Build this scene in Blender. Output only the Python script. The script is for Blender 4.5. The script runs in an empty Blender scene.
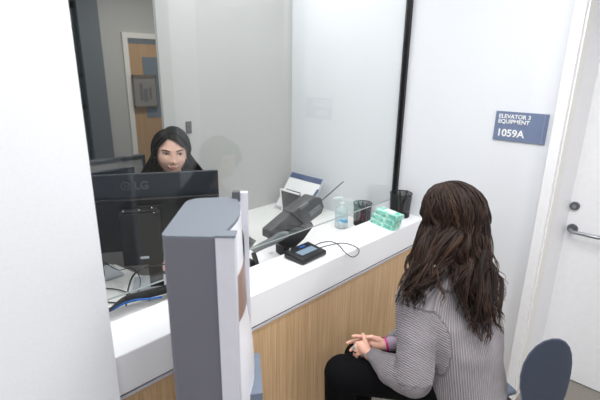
import bpy, bmesh, math, random
from mathutils import Vector, Matrix, Euler, noise
random.seed(7)
PI = math.pi
C = bpy.context.scene.collection
V = Vector
H = 1.72
# ---------------------------------------------------------------- camera
RX = V((0.7001631952420468, -0.7138602172372323, 0.013232168169237916))
UX = V((0.1990836979496465, 0.21299461917172283, 0.9565557868805075))
FX = V((0.6856655024420737, 0.667110847198503, -0.29124892499536253))
FP = 430.57
cd = bpy.data.cameras.new('camera'); cam = bpy.data.objects.new('camera', cd); C.objects.link(cam)
cd.sensor_width = 36; cd.lens = FP/600*36; cd.clip_start = .02
cam.matrix_world = Matrix(((RX.x, UX.x, -FX.x, 0), (RX.y, UX.y, -FX.y, 0), (RX.z, UX.z, -FX.z, H), (0, 0, 0, 1)))
cd.dof.use_dof = True; cd.dof.focus_distance = 1.85; cd.dof.aperture_fstop = 3.2
bpy.context.scene.camera = cam

def ray(x, y): return RX*((x-300)/FP)-UX*((y-200)/FP)+FX
O = V((0, 0, H))
def pt(x, y, t): return O+ray(x, y)*t                                  # a measured image point at a depth
def pz(x, y, z): d = ray(x, y); return O+d*((z-H)/d.z)
def px(x, y, X): d = ray(x, y); return O+d*(X/d.x)
def py(x, y, Y): d = ray(x, y); return O+d*(Y/d.y)

# ---------------------------------------------------------------- materials
def lin(c):
    return tuple((v/255/12.92 if v/255 <= .04045 else ((v/255+.055)/1.055)**2.4) for v in c)+(1,)
def mat(name, col, rough=.5, metal=0, spec=.5, alpha=None, bump=None, emit=None, coat=0):
    m = bpy.data.materials.new(name); m.use_nodes = True; n = m.node_tree.nodes; l = m.node_tree.links
    b = n['Principled BSDF']; b.inputs['Base Color'].default_value = lin(col)
    b.inputs['Roughness'].default_value = rough; b.inputs['Metallic'].default_value = metal
    b.inputs['Specular IOR Level'].default_value = spec; b.inputs['Coat Weight'].default_value = coat
    if alpha is not None: b.inputs['Alpha'].default_value = alpha
    if emit: b.inputs['Emission Color'].default_value = lin(col); b.inputs['Emission Strength'].default_value = emit
    tc = n.new('ShaderNodeTexCoord'); nz = n.new('ShaderNodeTexNoise'); l.new(tc.outputs['Object'], nz.inputs['Vector'])
    nz.inputs['Scale'].default_value = bump[0] if bump else 30
    # slight tonal variation of the material itself
    mx = n.new('ShaderNodeMix'); mx.data_type = 'RGBA'; mx.inputs[0].default_value = 0
    mx.inputs[6].default_value = lin(col); mx.inputs[7].default_value = lin(tuple(max(0, v-9) for v in col))
    l.new(nz.outputs['Fac'], mx.inputs[0]); l.new(mx.outputs[2], b.inputs['Base Color'])
    if bump:
        bp = n.new('ShaderNodeBump'); bp.inputs['Strength'].default_value = bump[1]; bp.inputs['Distance'].default_value = .002
        l.new(nz.outputs['Fac'], bp.inputs['Height']); l.new(bp.outputs[0], b.inputs['Normal'])
    return m
def noise_mat(name, c1, c2, scale, rough, stretch=(1, 1, 1), detail=6, lo=.35, hi=.65, bump=0):
    m = mat(name, c1, rough); n = m.node_tree.nodes; l = m.node_tree.links; b = n['Principled BSDF']
    tc = n.new('ShaderNodeTexCoord'); mp = n.new('ShaderNodeMapping'); mp.inputs['Scale'].default_value = stretch
    nz = n.new('ShaderNodeTexNoise'); nz.inputs['Scale'].default_value = scale; nz.inputs['Detail'].default_value = detail
    rp = n.new('ShaderNodeValToRGB'); rp.color_ramp.elements[0].position = lo; rp.color_ramp.elements[1].position = hi
    rp.color_ramp.elements[0].color = lin(c1); rp.color_ramp.elements[1].color = lin(c2)
    l.new(tc.outputs['Object'], mp.inputs[0]); l.new(mp.outputs[0], nz.inputs['Vector']); l.new(nz.outputs['Fac'], rp.inputs[0])
    l.new(rp.outputs[0], b.inputs['Base Color'])
    if bump:
        bp = n.new('ShaderNodeBump'); bp.inputs['Strength'].default_value = bump; bp.inputs['Distance'].default_value = .003
        l.new(nz.outputs['Fac'], bp.inputs['Height']); l.new(bp.outputs[0], b.inputs['Normal'])
    return m
def glass_mat(name, tint=(.93, .945, .94), ior=1.5, haze=0):
    m = bpy.data.materials.new(name); m.use_nodes = True; n = m.node_tree.nodes; l = m.node_tree.links
    n.clear(); out = n.new('ShaderNodeOutputMaterial'); tr = n.new('ShaderNodeBsdfTransparent'); tr.inputs[0].default_value = (*tint, 1)
    gl = n.new('ShaderNodeBsdfGlossy'); gl.inputs['Roughness'].default_value = 0; gl.inputs[0].default_value = (1, 1, 1, 1)
    geo = n.new('ShaderNodeNewGeometry'); mr = n.new('ShaderNodeMapRange'); l.new(geo.outputs['Backfacing'], mr.inputs[0])
    mr.inputs['To Min'].default_value = ior; mr.inputs['To Max'].default_value = 1/ior
    fr = n.new('ShaderNodeFresnel'); l.new(mr.outputs[0], fr.inputs[0])
    mx = n.new('ShaderNodeMixShader'); l.new(fr.outputs[0], mx.inputs[0]); l.new(tr.outputs[0], mx.inputs[1]); l.new(gl.outputs[0], mx.inputs[2])
    l.new(mx.outputs[0], out.inputs[0]); return m
M = {}
M['wall'] = mat('white_wall_paint', (231, 233, 237), .6, spec=.3, bump=(140, .06))
M['wall_in'] = mat('staff_wall_paint', (222, 222, 219), .6, spec=.3, bump=(140, .06))
M['wall_grey'] = mat('grey_wall_paint', (190, 190, 188), .6, bump=(140, .06))
M['wall_dim'] = mat('unseen_dim_wall', (128, 126, 124), .7, bump=(140, .06))  # unseen walls toned dark to weaken reflections in the glass
M['pillar'] = mat('slate_paint', (112, 120, 128), .6, bump=(90, .05))
M['ceil'] = mat('ceiling_paint', (240, 240, 240), .8, bump=(60, .1))
M['floor'] = noise_mat('carpet', (112, 106, 100), (150, 144, 136), 220, .95, bump=.4)
M['counter'] = noise_mat('white_solid_surface', (238, 239, 244), (250, 250, 252), 320, .32, detail=2, lo=.3, hi=.45)
M['desk'] = mat('white_laminate', (238, 238, 235), .35)
M['oak'] = noise_mat('oak_veneer', (188, 150, 108), (224, 192, 152), 9, .5, stretch=(22, 22, .35), detail=8, lo=.3, hi=.72, bump=.08)
M['oak_edge'] = mat('oak_edging', (205, 172, 135), .5)
M['tan_wood'] = noise_mat('tan_door_veneer', (176, 142, 108), (190, 158, 122), 8, .5, stretch=(14, 14, .4))
M['gap'] = mat('gap_brown', (110, 96, 92), .7)
M['alu'] = mat('brushed_aluminium', (200, 202, 206), .32, .85)
M['strip'] = mat('silver_strip', (216, 216, 226), .45, .15)
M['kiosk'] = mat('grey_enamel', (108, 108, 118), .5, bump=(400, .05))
M['kiosk_top'] = mat('top_lit_grey_enamel', (112, 118, 127), .5, bump=(400, .05))  # body enamel again, toned paler for light falling from above
M['pocket'] = mat('slate_plastic', (112, 122, 138), .5)
M['whitepl'] = mat('white_plastic', (240, 240, 246), .3)
M['black'] = mat('black_plastic', (20, 20, 22), .4)
M['blackm'] = mat('matt_black', (26, 27, 30), .7)
M['blackg'] = mat('black_channel', (10, 10, 13), .3)
M['dgrey'] = mat('charcoal_plastic', (66, 68, 70), .45)
M['mgrey'] = mat('mid_grey_plastic', (112, 116, 118), .45)
M['lgrey'] = mat('light_grey_plastic', (190, 195, 202), .4)
M['screen'] = mat('blue_grey_screen', (128, 148, 165), .2)
M['blue'] = mat('blue_plastic', (30, 95, 175), .4)
M['red'] = mat('red_plastic', (180, 40, 40), .4)
M['white'] = mat('white_paper', (244, 244, 244), .7)
M['navy'] = mat('navy_print', (62, 82, 122), .6)
M['sign'] = mat('slate_blue_sign', (116, 129, 158), .45)
M['sign2'] = mat('slate_blue_sign_edge', (142, 154, 180), .35)
M['frame'] = mat('warm_white_frame', (236, 234, 230), .5)
M['door'] = mat('white_door', (238, 238, 240), .45)
M['steel'] = mat('satin_steel', (165, 167, 172), .3, .9)
M['steel_dark'] = mat('dark_steel', (120, 122, 126), .35, .8)
M['chair'] = mat('slate_chair_shell', (94, 103, 122), .5, bump=(500, .1))
M['glass'] = glass_mat('partition_glass', tint=(.945, .955, .95))
M['clear'] = glass_mat('clear_plastic', tint=(.86, .9, .9))
M['gel'] = mat('clear_gel', (226, 236, 240), .1, alpha=.55)
M['pumpw'] = mat('frosted_pump', (240, 242, 244), .3, alpha=.9)
M['lblue'] = mat('blue_label', (90, 170, 210), .4)
M['skin'] = mat('skin_warm', (226, 176, 156), .5, bump=(300, .05))
M['skin2'] = mat('skin_fair', (234, 190, 172), .5, bump=(300, .05))
M['lips'] = mat('lip_rose', (176, 92, 92), .35)
M['nostril'] = mat('nostril_shade', (140, 96, 86), .7)
M['teeth'] = mat('teeth', (240, 235, 228), .3)
M['eyew'] = mat('eye_white', (200, 192, 188), .3)
M['iris'] = mat('iris_dark', (52, 50, 50), .1)
M['brow'] = mat('brow_brown', (70, 54, 48), .8)
M['blackcloth'] = mat('black_cloth', (22, 22, 26), .9, bump=(500, .3))
M['trouser'] = mat('black_trouser_cloth', (13, 13, 16), .95, spec=.15, bump=(600, .3))
M['cuff'] = mat('mauve_cuff', (176, 160, 176), .85, bump=(400, .2))
M['pink'] = mat('pink_band', (214, 40, 150), .4)
M['gold'] = mat('gold_band', (208, 172, 90), .3, .7)
M['silver'] = mat('silver_band', (210, 214, 220), .2, .9)
M['turq'] = mat('turquoise_stone', (60, 180, 190), .3)
M['shoe'] = mat('white_shoe', (225, 225, 225), .6)
M['winglass'] = mat('teal_daylight', (150, 190, 192), .3, emit=.75)
M['sill'] = mat('window_metal', (70, 74, 80), .4)
M['lite'] = mat('door_lite_glass', (118, 130, 142), .1)
M['partition'] = mat('partition_fabric', (168, 168, 166), .9)
M['brown_photo'] = mat('brown_print', (150, 122, 112), .4)
M['jackgrey'] = mat('dark_switch', (92, 92, 92), .4)
# green box print
m = noise_mat('green_box_print', (120, 205, 185), (206, 236, 222), 34, .45, stretch=(1, 1, 2.5), detail=2, lo=.4, hi=.62); M['green'] = m
M['green2'] = noise_mat('teal_box_print', (70, 165, 150), (150, 214, 196), 30, .45, detail=2)
M['mesh_metal'] = mat('black_mesh', (30, 30, 32), .5)
# perforated cup wall: a real hole pattern in alpha
def mesh_alpha(m):
    n = m.node_tree.nodes; l = m.node_tree.links; b = n['Principled BSDF']
    tc = n.new('ShaderNodeTexCoord'); ck = n.new('ShaderNodeTexChecker'); mp = n.new('ShaderNodeMapping')
    mp.inputs['Scale'].default_value = (1, 1, 1); l.new(tc.outputs['UV'], mp.inputs[0]); l.new(mp.outputs[0], ck.inputs[0])
    ck.inputs['Scale'].default_value = 1; mr = n.new('ShaderNodeMapRange'); l.new(ck.outputs['Fac'], mr.inputs[0])
    mr.inputs['To Min'].default_value = .12; mr.inputs['To Max'].default_value = 1; l.new(mr.outputs[0], b.inputs['Alpha'])
mesh_alpha(M['mesh_metal'])
# knitted sweater: ribs from a per-vertex coordinate
def knit(name, col):
    m = mat(name, col, .9, spec=.15); n = m.node_tree.nodes; l = m.node_tree.links; b = n['Principled BSDF']
    at = n.new('ShaderNodeAttribute'); at.attribute_name = 'rib'
    mu = n.new('ShaderNodeMath'); mu.operation = 'MULTIPLY'; mu.inputs[1].default_value = 2*PI/.0074
    si = n.new('ShaderNodeMath'); si.operation = 'SINE'; l.new(at.outputs['Fac'], mu.inputs[0]); l.new(mu.outputs[0], si.inputs[0])
    nz = n.new('ShaderNodeTexNoise'); nz.inputs['Scale'].default_value = 14; tc = n.new('ShaderNodeTexCoord'); l.new(tc.outputs['Object'], nz.inputs['Vector'])
    ad = n.new('ShaderNodeMath'); ad.operation = 'MULTIPLY_ADD'; ad.inputs[1].default_value = 7; l.new(nz.outputs['Fac'], ad.inputs[0]); l.new(si.outputs[0], ad.inputs[2])
    bp = n.new('ShaderNodeBump'); bp.inputs['Strength'].default_value = 1; bp.inputs['Distance'].default_value = .0016
    l.new(ad.outputs[0], bp.inputs['Height']); l.new(bp.outputs[0], b.inputs['Normal'])
    mr = n.new('ShaderNodeMapRange'); mr.inputs['From Min'].default_value = -1; l.new(si.outputs[0], mr.inputs[0])
    mx = n.new('ShaderNodeMix'); mx.data_type = 'RGBA'; mx.inputs[6].default_value = lin(tuple(v-24 for v in col)); mx.inputs[7].default_value = lin(tuple(v+7 for v in col))  # rib grooves darkened in the colour to stand for their shade
    l.new(mr.outputs[0], mx.inputs[0]); l.new(mx.outputs[2], b.inputs['Base Color'])
    b.inputs['Sheen Weight'].default_value = .2
    return m
M['knit'] = knit('grey_rib_knit', (154, 148, 152))
def hair_mat(name, c1, c2, c3, rough):
    m = mat(name, c1, rough, spec=.3); n = m.node_tree.nodes; l = m.node_tree.links; b = n['Principled BSDF']
    at = n.new('ShaderNodeAttribute'); at.attribute_name = 'tone'
    rp = n.new('ShaderNodeValToRGB'); e = rp.color_ramp.elements; e[0].color = lin(c1); e[1].color = lin(c3); k = e.new(.5); k.color = lin(c2)
    l.new(at.outputs['Fac'], rp.inputs[0]); l.new(rp.outputs[0], b.inputs['Base Color'])
    b.inputs['Specular IOR Level'].default_value = .22
    return m
M['hair_brown'] = hair_mat('brown_hair', (26, 17, 14), (48, 33, 26), (84, 58, 43), .5)
M['hair_black'] = hair_mat('black_hair', (9, 8, 9), (16, 14, 15), (34, 29, 29), .45)

# ---------------------------------------------------------------- mesh helpers
def link_mesh(name, me, m, parent=None, smooth=False):
    me.materials.clear()
    for k in (m if isinstance(m, (list, tuple)) else [m]): me.materials.append(k)
    if smooth: me.polygons.foreach_set('use_smooth', [True]*len(me.polygons))
    me.update(); o = bpy.data.objects.new(name, me); C.objects.link(o)
    if parent: o.parent = parent
    return o
def obj(name, bm, m, parent=None, smooth=False, kind=None):
    bmesh.ops.recalc_face_normals(bm, faces=bm.faces)
    me = bpy.data.meshes.new(name); bm.to_mesh(me); bm.free()
    o = link_mesh(name, me, m, parent, smooth)
    if smooth and smooth != 'all':
        try: me.set_sharp_from_angle(angle=math.radians(38))
        except Exception: pass
    if kind: o['kind'] = kind
    return o
def tag(o, label, cat, group=None):
    o['label'] = label; o['category'] = cat
    if group: o['group'] = group
    return o
def thing(name, label, cat, loc=(0, 0, 0), rotz=0, group=None):
    o = bpy.data.objects.new(name, None); C.objects.link(o); o.location = loc; o.rotation_euler = (0, 0, rotz)
    o.empty_display_size = .05
    return tag(o, label, cat, group)
def B(): return bmesh.new()
def box(bm, lo, hi, bevel=0, seg=2, mx=None):
    lo, hi = V(lo), V(hi); c = (lo+hi)/2; d = hi-lo
    r = bmesh.ops.create_cube(bm, size=1); vs = r['verts']
    bmesh.ops.scale(bm, vec=d, verts=vs); bmesh.ops.translate(bm, vec=c, verts=vs)
    if bevel:
        es = list({e for v in vs for e in v.link_edges})
        k = bmesh.ops.bevel(bm, geom=es, offset=bevel, segments=seg, affect='EDGES', profile=.5)
        vs = list({v for f in k['faces'] for v in f.verts} | {v for v in vs if v.is_valid})
    if mx is not None: bmesh.ops.transform(bm, matrix=mx, verts=vs)
    return vs
def basis(d):
    d = d.normalized(); a = V((0, 0, 1)) if abs(d.z) < .9 else V((1, 0, 0))
    u = d.cross(a).normalized(); return u, d.cross(u).normalized(), d
def ring(bm, c, u, v, r, n): return [bm.verts.new(c+(u*math.cos(2*PI*i/n)+v*math.sin(2*PI*i/n))*r) for i in range(n)]
def bridge(bm, a, b):
    n = len(a)
    for i in range(n): bm.faces.new((a[i], a[(i+1) % n], b[(i+1) % n], b[i]))
def tube(bm, pts, r, n=8, cap=True, closed=False):
    pts = [V(p) for p in pts]; N = len(pts); rr = r if isinstance(r, (list, tuple)) else [r]*N
    d0 = (pts[1]-pts[0]); u, v, _ = basis(d0); prev = d0.normalized(); rings = []
    for i in range(N):
        if closed: d = (pts[(i+1) % N]-pts[i-1]).normalized()
        else: d = (pts[min(i+1, N-1)]-pts[max(i-1, 0)]).normalized()
        q = prev.rotation_difference(d); u = q @ u; u = (u-d*u.dot(d)).normalized(); v = d.cross(u); prev = d
        rings.append(ring(bm, pts[i], u, v, max(rr[i], 1e-5), n))
    for i in range(N-1): bridge(bm, rings[i], rings[i+1])
    if closed: bridge(bm, rings[-1], rings[0])
    elif cap: bm.faces.new(rings[0][::-1]); bm.faces.new(rings[-1])
    return rings
def cyl(bm, a, b, r, r2=None, n=24): return tube(bm, [a, b], [r, r if r2 is None else r2], n)
def lathe(bm, prof, c=(0, 0, 0), n=32):
    c = V(c); rs = []
    for r, z in prof: rs.append(ring(bm, c+V((0, 0, z)), V((1, 0, 0)), V((0, 1, 0)), max(r, 1e-4), n))
    for i in range(len(rs)-1): bridge(bm, rs[i], rs[i+1])
    bm.faces.new(rs[0][::-1]); bm.faces.new(rs[-1])
def prism(bm, poly, z0, z1):
    a = [bm.verts.new((p[0], p[1], z0)) for p in poly]; b = [bm.verts.new((p[0], p[1], z1)) for p in poly]
    bridge(bm, a, b); bm.faces.new(a[::-1]); bm.faces.new(b)
def slab(bm, pts, nrm, th):
    n = V(nrm).normalized()*th; a = [bm.verts.new(V(p)) for p in pts]; b = [bm.verts.new(V(p)+n) for p in pts]
    bridge(bm, a, b); bm.faces.new(a[::-1]); bm.faces.new(b)
def cap_bone(bm, a, b, ra, rb, n=14, k=5):          # a round-ended tapered limb
    a, b = V(a), V(b); u, v, d = basis(b-a); L = []
    for i in range(k+1):
        t = PI/2*(1-i/k); L.append((a-d*ra*math.sin(t), ra*math.cos(t)))
    for i in range(k+1):
        t = PI/2*i/k; L.append((b+d*rb*math.sin(t), rb*math.cos(t)))
    rs = [ring(bm, p, u, v, max(r, 2e-4), n) for p, r in L]
    for i in range(len(rs)-1): bridge(bm, rs[i], rs[i+1])
    bm.faces.new(rs[0][::-1]); bm.faces.new(rs[-1])
def chain(bm, pts, rad):
    for i in range(len(pts)-1): cap_bone(bm, pts[i], pts[i+1], rad[i], rad[i+1])
def ellips(bm, c, r, mx=None, n=20):
    k = bmesh.ops.create_uvsphere(bm, u_segments=n, v_segments=n//2+2, radius=1)['verts']
    bmesh.ops.scale(bm, vec=V(r), verts=k)
    if mx is not None: bmesh.ops.transform(bm, matrix=mx, verts=k)
    bmesh.ops.translate(bm, vec=V(c), verts=k); return k
def loft(bm, secs, n=28):                            # sections: centre, half width vector, half depth vector
    rs = []
    for c, a, b in secs:
        c, a, b = V(c), V(a), V(b)
        rs.append([bm.verts.new(c+a*math.cos(2*PI*i/n)+b*math.sin(2*PI*i/n)) for i in range(n)])
    for i in range(len(rs)-1): bridge(bm, rs[i], rs[i+1])
    bm.faces.new(rs[0][::-1]); bm.faces.new(rs[-1])
def remeshed(bm, voxel, smooth=3, fac=.5):
    bmesh.ops.recalc_face_normals(bm, faces=bm.faces)
    me = bpy.data.meshes.new('tmp'); bm.to_mesh(me); bm.free(); o = bpy.data.objects.new('tmp', me); C.objects.link(o)
    r = o.modifiers.new('r', 'REMESH'); r.mode = 'VOXEL'; r.voxel_size = voxel; r.adaptivity = 0
    s = o.modifiers.new('s', 'SMOOTH'); s.iterations = smooth; s.factor = fac
    dg = bpy.context.evaluated_depsgraph_get(); dg.update()
    out = bpy.data.meshes.new_from_object(o.evaluated_get(dg)); bpy.data.objects.remove(o); return out
def text_bm(s, size, depth, mx, align='LEFT', bold=0, space=1):
    cu = bpy.data.curves.new('t', 'FONT'); cu.body = s; cu.size = size; cu.extrude = depth; cu.align_x = align; cu.offset = bold; cu.space_character = space
    o = bpy.data.objects.new('t', cu); C.objects.link(o); dg = bpy.context.evaluated_depsgraph_get(); dg.update()
    me = bpy.data.meshes.new_from_object(o.evaluated_get(dg)); bpy.data.objects.remove(o)
    bm = bmesh.new(); bm.from_mesh(me); bmesh.ops.transform(bm, matrix=mx, verts=bm.verts); return bm
def copy_tree(o, parent=None):
    c = o.copy(); C.objects.link(c); c.parent = parent
    for ch in list(o.children): copy_tree(ch, c)
    return c
def sm(pts, k=6):                                    # Catmull-Rom smoothing of a path
    pts = [V(p) for p in pts]; out = []; n = len(pts)
    for i in range(n-1):
        a, b, c, d = pts[max(i-1, 0)], pts[i], pts[i+1], pts[min(i+2, n-1)]
        for j in range(k):
            t = j/k; out.append(.5*((2*b)+(c-a)*t+(2*a-5*b+4*c-d)*t*t+(3*b-a-3*c+d)*t**3))
    out.append(pts[-1]); return out

# ---------------------------------------------------------------- the room
W = 2.314; YG = 1.403; YC = 1.189; YA = 1.396; ZC = .86; ZD = .73; CE = 2.75
def sbox(name, lo, hi, m, parent=None, bevel=0): bm = B(); box(bm, lo, hi, bevel); return obj(name, bm, m, parent, kind=None if parent else 'structure')
sbox('floor', (-2.6, -3.2, -.06), (5.2, 5.6, 0), M['floor'])
sbox('ceiling', (-2.6, -3.2, CE), (5.2, 5.6, CE+.06), M['ceil'])
sbox('wall_front', (-2.6, 1.12, 0), (.39, 1.52, CE), M['wall'])
sbox('wall_left', (-2.66, -3.2, 0), (-2.6, 5.6, CE), M['wall'])
sbox('wall_back', (-2.6, -3.26, 0), (5.2, -3.2, CE), M['wall_dim'])
bm = B(); box(bm, (W, .551, 0), (W+.3, 2.42, CE)); obj('wall_right', bm, M['wall'], kind='structure')
sbox('wall_right_near', (W, -1.25, 0), (W+.3, -.62, CE), M['wall'])
sbox('wall_right_rear', (W, -3.2, 0), (W+.3, -1.25, CE), M['wall_dim'])
sbox('wall_over_door', (W, -.62, 2.3), (W+.3, .551, CE), M['wall'])
sbox('wall_staff', (1.264, 2.351, 0), (W, 2.375, CE), M['wall_grey'])
sbox('wall_far', (2.07, 5.2, 0), (5.2, 5.32, CE), M['wall_grey'])
sbox('wall_far_left', (-2.6, 5.2, 0), (.975, 5.32, CE), M['wall_grey'])
sbox('wall_far_column', (1.866, 5.14, 0), (2.085, 5.32, CE), M['pillar'])
# floor beyond the staff space and window
w1 = bpy.data.objects.new('window_1', None); C.objects.link(w1); w1['kind'] = 'structure'; w1.location = (1.42, 5.25, 0)
bm = B(); box(bm, (-.445, -.005, .1), (.445, .005, CE)); obj('pane', bm, M['winglass'], w1)
bm = B()
for x in (-.43, .42): box(bm, (x-.015, -.04, 0), (x+.015, .02, CE))
for z, h in ((.05, .1), (1.28, .05), (1.62, .04), (2.34, .07)): box(bm, (-.445, -.04, z-h/2), (.445, .02, z+h/2))
obj('window_frame', bm, M['sill'], w1)
# far door
dr = bpy.data.objects.new('door_2', None); C.objects.link(dr); dr['kind'] = 'structure'; dr.location = (2.34, 5.2, 0)
bm = B(); box(bm, (0, -.03, 0), (.06, 0, 2.1)); box(bm, (.96, -.03, 0), (1.02, 0, 2.1)); box(bm, (.06, -.03, 2.04), (.96, 0, 2.1)); obj('door_frame', bm, M['frame'], dr)
bm = B(); box(bm, (.06, -.015, 0), (.96, 0, 1.98)); obj('door_leaf', bm, M['tan_wood'], dr)
bm = B(); box(bm, (.06, -.018, 1.98), (.96, 0, 2.04)); obj('door_header', bm, M['pillar'], dr)
bm = B(); box(bm, (py(142, 56, 5.18).x-2.34, -.022, py(145, 118, 5.18).z), (py(142, 56, 5.18).x-2.34+.44, -.01, py(142, 57, 5.18).z)); obj('vision_panel', bm, M['lite'], dr)
pf = thing('print_reflection', 'reflection of a small dark framed print, built over the tan door', 'reflection', (py(145, 91, 5.14).x, 5.14, py(145, 91, 5.14).z))  # a reflection in the glass, modelled as a solid print on the door
bm = B(); box(bm, (-.14, -.012, -.18), (.14, .006, .18)); 
obj('reflected_mount', bm, mat('reflection_paper', (158, 156, 152), .4, alpha=.75), pf)
bm = B()
for a, b in (((-.15, -.19), (.15, -.175)), ((-.15, .155), (.15, .19)), ((-.15, -.19), (-.14, .19)), ((.14, -.19), (.15, .19))): box(bm, (a[0], -.02, a[1]), (b[0], .008, b[1]))
obj('reflected_frame', bm, mat('reflection_frame', (118, 110, 98), .4), pf)
bm = B(); box(bm, (-.07, -.015, -.11), (-.03, -.012, .09)); box(bm, (-.02, -.015, -.13), (.03, -.012, .03)); box(bm, (.05, -.015, -.1), (.08, -.012, .04)); obj('reflected_print', bm, mat('reflection_ink', (112, 112, 114), .6), pf)
pa = thing('cubicle_partition', 'low pale grey cubicle partition with a dark top rail behind the monitors', 'partition', (1.0, 3.03, 0))
bm = B(); box(bm, (-.6, -.02, 0), (.42, .02, 1.075)); obj('panel', bm, M['partition'], pa)
bm = B(); box(bm, (-.6, -.03, 1.075), (.44, .03, 1.1)); box(bm, (.42, -.03, 0), (.44, .03, 1.075)); obj('rail', bm, M['sill'], pa)

# right-hand door in its recess
d1 = bpy.data.objects.new('door_1', None); C.objects.link(d1); d1['kind'] = 'structure'; d1.location = (2.62, 0, 0)
bm = B(); box(bm, (0, -.575, .008), (.045, .506, 2.25)); obj('door_leaf', bm, M['door'], d1)
bm = B()
box(bm, (-.44, .506, 0), (.05, .5505, 2.3), .003); box(bm, (-.44, -.6195, 0), (.05, -.575, 2.3), .003); box(bm, (-.44, -.575, 2.25), (.05, .506, 2.3), .003)
obj('door_frame', bm, M['door'], d1)
bm = B(); box(bm, (-.405, .500, 0), (-.31, .506, 2.25)); obj('door_seal', bm, M['frame'], d1)
hp = px(572.5, 228.5, 2.62); kp = px(575, 206, 2.62)
L = thing('door_lever', 'satin steel door lever handle below the round lock on the white door', 'door handle', (2.62, hp.y, hp.z))
bm = B(); cyl(bm, (0, 0, 0), (-.01, 0, 0), .027, .024, 32); obj('rose', bm, M['steel_dark'], L, True)
bm = B(); tube(bm, sm([(-.005, 0, 0), (-.045, 0, 0), (-.058, -.014, 0), (-.06, -.06, 0), (-.06, -.125, 0), (-.045, -.14, 0)]), .0098, 12); obj('lever', bm, M['steel'], L, True)
K = thing('door_lock', 'round satin steel deadbolt keyhole disc above the lever on the white door', 'lock', (2.62, kp.y, kp.z))
bm = B(); cyl(bm, (0, 0, 0), (-.014, 0, 0), .024, .021, 32); obj('escutcheon', bm, M['steel_dark'], K, True)
bm = B(); cyl(bm, (-.014, 0, 0), (-.019, 0, 0), .011, .01, 20); obj('cylinder_face', bm, M['steel'], K, True)

# counter
ct = thing('service_counter', 'white solid surface service counter with an oak veneer front', 'counter', ((.39+W)/2, YC, 0))
ox = -(.39+W)/2; x0 = .392+ox; x1 = W-.002+ox
bm = B(); box(bm, (x0, 0, .715), (x1, YA-YC, ZC), .004); obj('countertop', bm, M['counter'], ct)
bm = B(); box(bm, (x0, .006, .708), (x1, .05, .715)); obj('shadow_gap', bm, M['gap'], ct)
bm = B(); box(bm, (x0, .001, .699), (x1, .05, .708)); obj('trim_strip', bm, M['strip'], ct)
bm = B(); box(bm, (x0, .004, .685), (x1, .03, .698)); obj('edging', bm, M['oak_edge'], ct)
bm = B(); box(bm, (x0, .008, .02), (x1, .03, .685)); obj('front_panel', bm, M['oak'], ct)
bm = B(); box(bm, (x0, YA-YC-.03, .0), (x1, YA-YC-.002, .70)); obj('rear_panel', bm, M['desk'], ct)
# staff desk
dk = thing('staff_desk', 'white L-shaped staff desk behind the glass', 'desk', (1.4, 1.9, 0))
poly = [(.36, 1.53), (.395, 1.53), (.395, 1.402), (2.31, 1.402), (2.31, 2.348), (1.62, 2.348), (1.54, 1.86), (1.44, 1.79), (.98, 1.79), (.84, 1.9), (.80, 2.12), (.36, 2.12)]
bm = B(); prism(bm, [(a-1.4, b-1.9) for a, b in poly], ZD-.03, ZD); obj('desktop', bm, M['desk'], dk)
for x, y in ((.4, 2.05), (.76, 2.05), (1.66, 2.3), (2.27, 2.3), (.44, 1.6), (2.27, 1.45)):
    bm = B(); box(bm, (x-1.4-.02, y-1.9-.02, 0), (x-1.4+.02, y-1.9+.02, ZD-.03)); obj('leg', bm, M['strip'], dk)
# glass partition
gp = thing('glass_partition', 'tall clear glass screen hung above the counter with a black channel at the wall', 'glass screen', ((.39+W)/2, YG, ZC))
bm = B(); box(bm, (x0, -.005, .083), (x1-.02, .005, CE-ZC)); obj('glass_pane', bm, M['glass'], gp)
bm = B(); box(bm, (x0, -.0052, .0818), (x1-.02, .0052, .083)); obj('polished_edge', bm, mat('glass_edge', (150, 158, 156), .3), gp)
bm = B(); box(bm, (x1-.022, -.016, 0), (x1, .016, CE-ZC)); obj('wall_channel', bm, M['blackg'], gp)

# room sign
s0 = px(497, 111, W); s1 = px(545.2, 144.25, W); s2 = px(550.2, 114, W); s3 = px(493.2, 139.3, W)
sw = (s0.y+s3.y)/2-(s1.y+s2.y)/2; sh = (s0.z+s2.z-s1.z-s3.z)/2
sg = thing('room_sign', 'slate blue room sign on the white wall reading elevator equipment', 'sign', (W-.001, (s0.y+s3.y)/2, (s1.z+s3.z)/2), -PI/2)
bm = B(); box(bm, (0, -.008, 0), (sw, 0, sh), .0015); obj('sign_plate', bm, M['sign'], sg)
bm = B(); box(bm, (sw*.925, -.0105, .002), (sw*.94, -.007, sh-.002)); obj('insert_groove', bm, M['sign2'], sg)
RXm = Matrix.Rotation(PI/2, 4, 'X')
bm = text_bm('ELEVATOR 3', .0275, .0006, Matrix.Translation((sw*.065, -.009, sh*.775)) @ RXm, bold=.0006); obj('sign_lettering', bm, M['white'], sg)
bm = text_bm('EQUIPMENT', .0275, .0006, Matrix.Translation((sw*.065, -.009, sh*.60)) @ RXm, bold=.0006); obj('sign_lettering', bm, M['white'], sg)
bm = text_bm('1059A', .050, .0006, Matrix.Translation((sw*.065, -.009, sh*.15)) @ RXm, bold=.0012); obj('room_number', bm, M['white'], sg)

# wall switch plate
q = py(188.5, 127.5, 2.351)
sp = thing('switch_plate', 'small dark grey switch plate on the staff wall beside the woman', 'switch', (q.x, 2.351, q.z))
bm = B(); box(bm, (-.02, -.006, -.037), (.02, 0, .037), .002); obj('plate', bm, M['jackgrey'], sp)
bm = B(); box(bm, (-.009, -.01, -.022), (-.002, -.005, .022)); obj('toggle', bm, M['mgrey'], sp)
bm = B(); box(bm, (.004, -.01, -.022), (.011, -.005, .022)); obj('toggle', bm, M['mgrey'], sp)

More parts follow.
